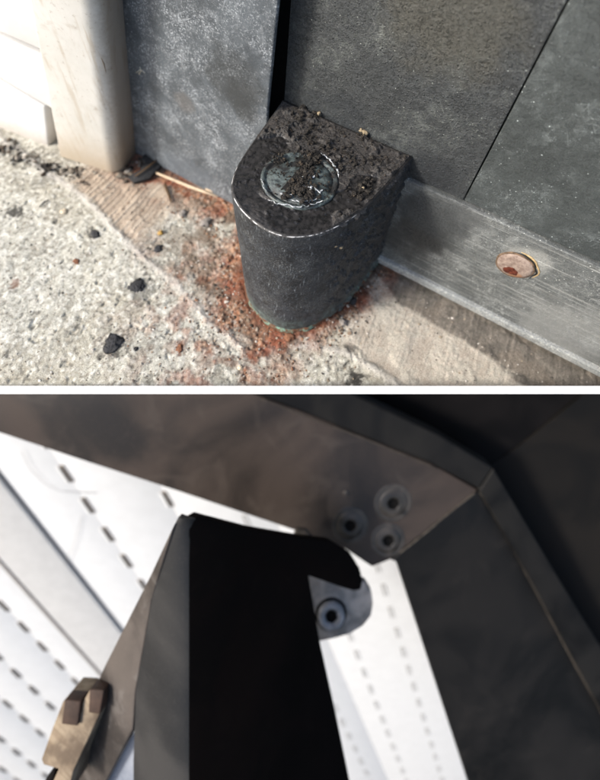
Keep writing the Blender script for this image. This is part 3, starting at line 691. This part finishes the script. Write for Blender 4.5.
lump(352, 303, 2.0, LUMP, 'black crumb against the right side of the pivot block foot', 'crumb', 'black_crumb', .8)
lump(290, 338, 2.0, RST, 'rust flake at the front foot of the pivot block', 'flake', 'rust_flake', .5, 1.4)
lump(180, 348, 1.7, RST, 'rust flake in front left of the pivot block', 'flake', 'rust_flake', .5, 1.4)
# black rubber scrap beside the white post, and pale straw
sp = thing('rubber_scrap', (-112, -26, 0), 'torn black rubber scrap at the foot of the white post', 'scrap')
def grd(px, py, h): q = onp(px, py, 2, 0); q[2] = h+max(hgt(q[0], q[1]), -2); return q
RUB = plain('black_rubber', lin(30, 31, 33), .6, .4, .4, 600, .5)
prism('scrap_strip', [grd(128, 178, .5), grd(134, 184, .6), grd(150, 180, 1), grd(163, 168, 2.4), grd(160, 160, 3), grd(146, 166, 3.2), grd(140, 173, 2)], (0, 0, 2.2), RUB, sp, .6, 2)
prism('scrap_flap', [grd(146, 172, 1.5), grd(157, 168, 2), grd(165, 160, 4), grd(150, 157, 5), grd(142, 163, 4)], (.5, .5, 2.0), RUB, sp, .5, 2)
tag(tube('straw', [grd(157, 175, 3), grd(172, 181, 2.4), grd(188, 187, 2.0), grd(203, 193, 1.8), grd(218, 198, 1.0)], [.6, .9, 1.0, .9, .6], plain('pale_straw', lin(196, 176, 150), .7, .3, .2, 300, .2), None, 8), 'pale dry straw lying at the foot of the blue grey door leaf', 'straw')
tag(tube('straw', [grd(206, 192, 3), grd(218, 196, 2.6), grd(232, 200, 1.6)], [.5, .9, .5], bpy.data.materials['pale_straw'], None, 8), 'short end of straw between the door leaf and the pivot block', 'straw')
tag(tube('twig', [grd(165, 186, 2), grd(169, 196, 1.2), grd(171, 203, 1)], [.8, .7, .4], plain('brown_twig', lin(84, 66, 48), .8, .2, .3, 600, .3), None, 7), 'short dark twig in the rusty strip below the pale straw', 'twig')
tag(tube('twig', [grd(40, 208, .8), grd(45, 204, 1.2), grd(49, 201, .7)], [.3, .5, .3], LUMP, None, 6), 'tiny dark twig on the concrete at the far left', 'twig')
tag(tube('twig', [grd(136, 180, 4), grd(150, 172, 6), grd(166, 160, 6.5)], [.4, .55, .3], bpy.data.materials['brown_twig'], None, 6), 'thin twig lying over the rubber scrap by the white post', 'twig')
ln = [(35, 156), (30, 160), (58, 168), (20, 158), (64, 172), (75, 176), (12, 150), (48, 168), (8, 147), (84, 176), (128, 168), (121, 176), (140, 163)]
Pd, Rd = cloud(g2(ln), 260, 3.0, .4, 2.2, lambda a, b: hgt(a, b) if b > -80 else -999)
grit('debris_crumbs', *fl(Pd, Rd), [lin(120, 112, 100), lin(60, 56, 50), lin(160, 152, 140), lin(84, 74, 64), lin(40, 38, 36)], 'grey crumbs and dirt along the foot of the white siding')
#----LOWER
# ================================================================== LOWER PLACE: dark gate frame before a white vented soffit
K = 1/(700*520.0)
def camv(a, b, c_): return CR*a+CU*b+CF*c_
def sofp(X, z, h=0.0):                  # X across (mm from the vanishing row), z depth, h towards the viewer
    yv = 1200-1/(K*z); px = 570+X*FPX/z
    return dp(px, yv, z)+SN*h
def _s(X, z): return dp(570+X*FPX/z, 1200-1/(K*z), z)
D1 = _s(0, 800)-_s(0, 500); D1 /= np.linalg.norm(D1)
D2 = _s(100, 600)-_s(0, 600); SN = np.cross(D1, D2); SN /= np.linalg.norm(SN)
if SN @ (CC-_s(0, 600)) < 0: SN = -SN
DW = np.cross(SN, D1)
zt = 1/(K*(1200-391.6)); zb = 1250.0
sof = thing('vented_soffit', _s(-400, zt), 'white vented vinyl soffit with rows of slots behind the dark metal frame', 'soffit')
rowsX = [-1300, -1225, -1150, -1078, -1008, -938, -868, -799, -730, -662, -600, -528, -440, -365, -299, -233, -165, -95, -25, 45, 115, 185]
hs = [0, 3.2]
panX = [X for X in rowsX if X <= -440]+[-332, -40, 190]
for i in range(len(panX)-1):
    X0, X1 = panX[i], panX[i+1]; h0 = hs[i % 2] if X0 < -400 else 0; h1 = hs[(i+1) % 2] if X1 < -400 else 0
    if X0 == -662: h0 = h1 = 0; continue
    prism('soffit_panel', [sofp(X0+.06, zt, h0), sofp(X1-.06, zt, h1), sofp(X1-.06, zb, h1), sofp(X0+.06, zb, h0)], -SN*1.6, WHITE_VINYL, sof, .12, 2)
prism('soffit_backing', [sofp(-1310, zt, -6), sofp(200, zt, -6), sofp(200, zb, -6), sofp(-1310, zb, -6)], -SN*3, WHITE_VINYL, sof)
# raised joining channel
prism('joint_channel', [sofp(-662, zt, 13), sofp(-602, zt, 4), sofp(-602, zb, 4), sofp(-662, zb, 13)], -SN*5, plain('channel_vinyl', (.54, .53, .51), .5, .4, .05, 80), sof, 1.6, 4)
prism('channel_gap_shade', [sofp(-667, zt, 14), sofp(-662.5, zt, 14), sofp(-662.5, zb, 14), sofp(-667, zb, 14)], -SN*14, plain('gap_shade_brown', (.30, .28, .26), .6, .3, .1, 80), sof, .5, 2)  # darker strip painting the shadow gap along the channel's left side
# slots, one mesh shared
SLM = plain('slot_shadow_vinyl', (.22, .195, .17), .8, .2)
L_, W_ = 27.0, 5.6
def loc_box(x0, x1, y0, y1, z0, z1):
    v = [(x0, y0, z0), (x1, y0, z0), (x1, y1, z0), (x0, y1, z0), (x0, y0, z1), (x1, y0, z1), (x1, y1, z1), (x0, y1, z1)]
    return v, [(0, 3, 2, 1), (4, 5, 6, 7), (0, 1, 5, 4), (1, 2, 6, 5), (2, 3, 7, 6), (3, 0, 4, 7)]
sme = bpy.data.meshes.new('vent_slot'); v, f = loc_box(-L_/2, L_/2, -W_/2, W_/2, -.4, .8)
# pressed louvre hood over one half of the opening
hv = [(-L_/2, -W_/2, .8), (L_/2, -W_/2, .8), (L_/2-3, -1.2, 2.6), (-L_/2+3, -1.2, 2.6), (-L_/2, -W_/2-3.2, .8), (L_/2, -W_/2-3.2, .8)]
n0 = len(v); v = v+hv; f = f+[(n0, n0+1, n0+2, n0+3), (n0+4, n0+3, n0+2, n0+5), (n0+4, n0, n0+3), (n0+5, n0+2, n0+1)]
sme.from_pydata([tuple(np.array(p)*MM) for p in v], [], f); sme.materials.append(SLM); sme.materials.append(WHITE_VINYL)
for i, p in enumerate(sme.polygons): p.material_index = 1 if i >= 6 else 0
sme2 = bpy.data.meshes.new('vent_slot_glare')  # right rows: glare put in as paler, outlined slots
v2 = []; f2_ = []
for x0, x1, y0, y1 in ((-L_/2, L_/2, -W_/2, -W_/2+1.6), (-L_/2, L_/2, W_/2-1.0, W_/2), (-L_/2, -L_/2+1.5, -W_/2, W_/2)):
    a_, b_ = loc_box(x0, x1, y0, y1, -.3, .5); f2_ += [tuple(i+len(v2) for i in q) for q in b_]; v2 += a_
sme2.from_pydata([tuple(np.array(p)*MM) for p in v2], [], f2_); sme2.materials.append(plain('slot_edge_grey', (.34, .33, .31)))
RM = Matrix((tuple(D1), tuple(DW), tuple(SN))).transposed().to_4x4()
Lo = np.array(sof.location)/MM
def frame_px(P): d = P-CC; z = d @ CF; return 300+FPX*(d @ CR)/z, 193-FPX*(d @ CU)/z
cnt = 0
for i, X in enumerate(rowsX):
    if X in (-662, -600): continue
    h = hs[i % 2] if X < -400 else 0
    ph = {-528: 499, -440: 519, -365: 537, -299: 641+4, -233: 619, -730: 612, -799: 664, -868: 733}.get(X, 500+i*7.3)
    z = ph-22.5*int((ph-zt)/22.5)
    while z < 900:
        P = sofp(X, z, h); u_, v_ = frame_px(P)
        if -25 < u_ < 480 and 392 < v_ < 800:
            o = bpy.data.objects.new('vent_slot', sme if X < -400 else sme2); COL.objects.link(o); o.parent = sof
            o.matrix_local = Matrix.Translation(Vector((P-Lo)*MM)) @ RM; cnt += 1
        z += 22.5
print('slots', cnt)
# hair cracks in the film
CRK = plain('grey_hair', (.28, .27, .26))
def soft_pt(px, py, h=4.5): z = 1/(K*(1200-py)); return dp(px, py, z)+SN*h
for pts in ([(24, 447), (32, 464), (46, 479), (62, 487), (98, 489)], [(83, 512), (78, 532), (66, 560)]):
    tag(tube('hair', [soft_pt(*p) for p in pts], .22, CRK, None, 5), 'thin grey hair stuck on the white soffit, ' + ('upper longer curl' if pts[0][0] == 24 else 'short one under the slots'), 'hair')
# ---- metals of the frame, its shade put into their dark colours
def lowmetal(name, a, b, sc=14, rough=.5, c3=None, amt=.5, spec=.4):
    g = G(name, rough, spec); n = g.noise(sc, 5, .55, dist=.6); c = g.mix(g.r(n, .38, .64), a, b)
    if c3 is not None: c = g.mix(g.r(g.noise(sc*2.6, 4, .6, dist=1.2), .55, .68, 0, amt), c, c3)
    n2 = g.noise(700, 5, .7); c = g.mix(g.r(n2, .5, .7, 0, .35), c, np.asarray(b)*1.3); g.bump(n2, .1)
    return g.out(c, g.r(n, .3, .7, rough-.1, rough+.15))
BEAM = lowmetal('brown_grey_beam', (.013, .0108, .0098), (.043, .032, .0265), 9, .55, (.066, .053, .045), .3, .3)
POSTM = lowmetal('shaded_post_metal', (.0028, .0028, .0030), (.0080, .0071, .0066), 11, .6, (.018, .0155, .014), .3, .25)  # darker copy of the frame metal, the turned-away post's shade put in
LIPM = lowmetal('dark_lip', (.0045, .0045, .0048), (.011, .0105, .010), 18, .6, None, .5, .15)
WELD_HL = plain('weld_highlight', (.045, .038, .031), .7, .3, .4, 300, .4)  # shared by the mitre weld and the painted lip highlights
frm = thing('corner_frame', dp(440, 500, 365), 'dark metal frame corner with a mitred joint and three countersunk screws', 'frame')
PB = Plane((0, 400, 355), (480, 490, 386), (390, 560, 380))
PP = Plane((392, 560, 380), (480, 490, 388), (600, 720, 450))
def poly(P, pts, off=0): return [P.at(x_, y_, off) for x_, y_ in pts]
beam = prism('top_beam', poly(PB, [(-60, 388), (-60, 411), (0, 433), (90, 463), (180, 492), (296, 531), (345, 549), (372, 567), (390, 560), (478, 490), (430, 463), (300, 411), (238, 388)]), -PB.n*9, BEAM, frm, 1.0, 4)
prism('side_post', poly(PP, [(391, 560.5), (479, 490.5), (532, 582), (600, 708), (660, 822), (484, 830), (468, 780), (397, 562)]), -PP.n*9, POSTM, frm, 1.0, 4)
prism('outer_lip', poly(PB, [(240, 388), (300, 411), (430, 463), (479, 489), (493, 468), (440, 436), (345, 390.5), (340, 388)], 7), -PB.n*16, LIPM, frm, 1.6, 4)
prism('outer_lip', poly(PP, [(480, 491), (532, 582), (600, 708), (660, 822), (680, 790), (600, 645), (560, 580), (494, 469)], 7), -PP.n*16, LIPM, frm, 1.6, 4)
def wline(P, pts, off, n=24, j=.3):
    Q = np.array(poly(P, pts, off)); t = np.linspace(0, len(Q)-1, n); return np.c_[[np.interp(t, range(len(Q)), Q[:, k]) for k in range(3)]].T+RNG.normal(0, j, (n, 3))
tube('weld_highlight_bead', wline(PP, [(480, 492), (503, 530), (532, 583), (565, 646), (600, 709), (640, 785)], .6, 40, .1), .7+.5*RNG.random(40), WELD_HL, frm, 7)  # pale tube painting the bevel highlight along the side lip
tube('weld_highlight_bead', wline(PB, [(476, 492), (450, 512), (424, 534), (400, 553)], .3, 24, .1), .5+.3*RNG.random(24), WELD_HL, frm, 7)
tube('weld_highlight_bead', wline(PB, [(262, 399), (300, 414), (360, 437), (405, 455), (436, 468)], .2, 30, .1), .4+.3*RNG.random(30), WELD_HL, frm, 7)  # same painted highlight along the top lip's inner line
# countersunk screws
RIM = lowmetal('screw_steel', (.016, .0145, .013), (.046, .040, .035), 60, .42); HOL = plain('socket_black', (.003, .003, .003), .9, .1)
for (px, py, s_) in ((350, 525, 1.0), (393, 503, 1.05), (388, 540, .95)):
    c_ = PB.at(px, py, .1)
    s_ob = lathe('countersunk_screw', [(14.5*s_, -.1), (13.6*s_, .35), (12.0*s_, .3), (11.4*s_, .1), (10.8*s_, .9), (6, 1.2), (4.6, 1.2), (4.3, .1)], c_, PB.n, RIM, frm, 48, wob=.012)
    lathe('screw_socket', [(4.9, 1.22), (4.5, 1.25), (3.9, .3), (.01, .2)], c_, PB.n, HOL, s_ob, 6)
tube('beam_stain', wline(PB, [(404, 405), (409, 412), (408, 420)], .5, 8), .6, WELD_HL, frm, 6) if False else None
lathe('rivet', [(2.4, 0), (2.1, .5), (1.2, .8), (.01, .9)], PB.at(346, 493, .1), PB.n, RIM, frm, 20)
# ---- black upright in front
upr = thing('black_upright', dp(240, 780, 290), 'glossy black square upright with rounded top corner in the lower half', 'upright')
BK = lowmetal('black_paint_shaded', (.0016, .0008, .0006), (.0030, .0015, .0012), 20, .7, (.006, .004, .003), .2, .07)  # upright is one paint; the front's shade is put into this copy
SDG = lowmetal('black_paint_lit_corner', (.012, .012, .0125), (.030, .0285, .027), 18, .55, None, .5, .3)  # lighter copy of that paint, the light on the corner put in
SDB = lowmetal('black_paint_lit_side', (.026, .022, .020), (.070, .058, .050), 22, .5, (.14, .13, .12), .3)  # brownish lighter copy, the light on the side face put in
PF = Plane((183, 515, 258), (183, 780, 252), (350, 780, 338))
PG = Plane((183, 515, 258), (183, 780, 252), (133, 780, 262))
prism('front_face', poly(PF, [(188, 530), (190.5, 521), (199, 516), (250, 529), (298, 537), (332, 541), (350, 552), (360, 568), (363, 580), (361, 590), (354, 591), (340, 587), (309, 576), (320, 640), (336, 712), (350, 780), (360, 830), (188, 830)]), -PF.n*6, BK, upr, 1.0, 4)
rv = []; NC = 17                                     # one skin: corner face running round into the front edge
rws = [(518.5, 180, 181, 196, 186), (522, 176.5, 178, 193, 184), (529, 173, 174, 190, 182), (560, 160.5, 162, 189, 179), (600, 152, 154, 189, 178), (690, 136, 144, 189, 177), (760, 133.5, 142, 189, 177), (830, 133.5, 142, 189, 177)]
for (yy, xl_, xa, xb, xc) in rws:
    a0, a_, b_, k_ = PG.at(xl_, yy), PG.at(xa, yy), PF.at(xb, yy), PG.at(xc, yy)
    rv += [a0+CF*4, a0, a0*.5+a_*.5]
    for t in np.linspace(0, 1, NC-3): rv.append((1-t)**2*a_+2*t*(1-t)*k_+t*t*b_)
rf = []
for i in range(len(rws)-1):
    for j in range(NC-1):
        q = i*NC+j; rf.append((q, q+1, q+NC+1, q+NC))
rf.append(tuple(range(NC))[::-1])
mesh('corner_face', rv, rf, SDG, upr, True); me_sharp(bpy.data.objects['corner_face'].data, .9)
PA = Plane((152, 600, 262), (134, 760, 262), (60, 760, 292))
prism('side_face', poly(PA, [(174, 524), (169, 541), (151, 602), (135, 692), (132.5, 730), (96, 800), (80, 830), (34, 830), (45, 800), (70, 740), (105, 665), (150, 576)]), -PA.n*5, SDB, upr, .8, 3)
PT = Plane((133, 732, 276), (133, 800, 276), (98, 800, 284))
prism('inner_flange', poly(PT, [(140, 722), (140, 830), (78, 830), (97, 795)]), -PT.n*3, lowmetal('pale_blue_steel', (.17, .19, .23), (.26, .28, .32), 20, .4), upr, .5, 3)
# ---- hinge bracket with its screw
brk = thing('hinge_bracket', dp(340, 610, 352), 'grey metal bracket tab with rounded end and one round screw head', 'bracket')
PK_ = Plane((310, 576, 366), (372, 600, 368), (330, 640, 364))
BRM = lowmetal('blotched_bracket', (.10, .097, .095), (.24, .225, .21), 60, .5, (.16, .11, .085), .5)
prism('bracket_plate', poly(PK_, [(300, 560), (345, 573), (366, 583), (371.5, 592), (373, 604), (371, 616), (363, 626), (350, 634), (336, 638), (320, 641.5), (306, 640)]), -PK_.n*6, BRM, brk, .8, 3)
c_ = PK_.at(331, 614, .1)
s_ob = lathe('bracket_screw', [(10.4, -.1), (10.2, 2.6), (9.4, 3.2), (6.5, 3.6), (5.4, 2.6), (4.2, .8)], c_, PK_.n, lowmetal('bright_screw', (.12, .125, .135), (.24, .245, .26), 90, .4), brk, 48)
lathe('screw_socket', [(4.8, 2.65), (4.3, 2.65), (3.6, 1.1), (.01, 1.0)], c_, PK_.n, HOL, s_ob, 6)
lathe('screw_washer', [(12.2, -.2), (12.0, .6), (10.5, .6), (10.3, .5)], c_-PK_.n*.0, PK_.n, HOL, brk, 48)
# little tab at the right end of the white slit
tg = prism('metal_tab', poly(Plane((290, 530, 350), (310, 540, 350), (300, 550, 350)), [(296, 531), (306, 532), (313, 540), (309, 546), (292, 541)]), CF*5, lowmetal('tab_metal', (.03, .027, .024), (.08, .07, .06), 60), None, .5, 2)
tag(tg, 'small brownish metal tab at the end of the white slit under the beam', 'tab')
# ---- stepped wooden block on the left of the upright
zc = lambda a: [(20+.2167*u_, 650+.2167*v_) for u_, v_ in a]
PW = Plane((60, 700, 272), (100, 700, 270), (60, 770, 262))
g = G('tan_wood', .75, .3); sv = g.vec((40, 300, 300), (.4, .3, .9)); n = g.noise(1, 5, .6, vec=sv); n2 = g.noise(60, 4)
TW = g.out(g.mix(g.r(n2, .4, .65), g.mix(g.r(n, .35, .65), (.17, .125, .082), (.26, .205, .14)), (.10, .072, .048)))
BW = plain('dark_brown_end', (.038, .021, .014), .7, .3, .4, 90, .2)
wb = thing('stepped_block', dp(70, 760, 270), 'tan stepped block with two dark brown prongs clamped at the left of the upright', 'block')
prism('block_body', poly(PW, zc([(198, 236), (150, 360), (98, 505), (108, 530), (178, 550), (152, 606), (140, 690), (215, 690), (245, 560), (366, 298), (388, 190), (322, 184), (290, 240), (284, 290), (262, 285), (276, 240)])), -PW.n*22, TW, wb, .6, 3)
prism('block_prong', poly(PW, zc([(206, 228), (280, 236), (266, 352), (190, 342)]), 2.5), -PW.n*9, BW, wb, .7, 3)
prism('block_prong', poly(PW, zc([(320, 180), (388, 184), (368, 298), (315, 290)]), 2.5), -PW.n*9, BW, wb, .7, 3)
prism('block_foot', poly(PW, zc([(130, 575), (165, 545), (150, 620), (90, 700), (60, 700)]), -1), -PW.n*12, BK, wb, .5, 2)
# ---- dark wall corner in the upper right
dwl = thing('dark_wall_corner', dp(560, 560, 430), 'near black wall corner beyond the frame at the right edge', 'wall')
P1_ = Plane((300, 392, 400), (560, 392, 425), (480, 480, 420)); P2_ = Plane((470, 470, 418), (600, 392, 425), (600, 720, 470))
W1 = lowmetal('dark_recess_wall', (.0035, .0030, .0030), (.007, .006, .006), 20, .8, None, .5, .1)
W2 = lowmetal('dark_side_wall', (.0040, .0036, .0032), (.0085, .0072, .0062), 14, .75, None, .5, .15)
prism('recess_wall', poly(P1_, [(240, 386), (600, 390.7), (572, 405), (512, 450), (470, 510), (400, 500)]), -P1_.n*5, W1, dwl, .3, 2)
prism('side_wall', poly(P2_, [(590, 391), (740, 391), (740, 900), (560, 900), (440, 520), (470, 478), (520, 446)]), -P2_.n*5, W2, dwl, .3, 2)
LF = plain('dead_leaf', (.045, .022, .014), .8, .2, .5, 200, .3)
for i, (pp, lb_) in enumerate([([(368, 436), (384, 434), (398, 448), (386, 455), (372, 446)], 'reddish brown dead leaf lodged behind the frame lip'), ([(392, 452), (404, 450), (410, 462), (398, 466)], 'smaller brown leaf scrap right of the reddish leaf behind the lip')]):
    tag(prism('dead_leaf', poly(P1_, pp, 4+i), -P1_.n*1.2, LF, None, .3, 2), lb_, 'leaf')
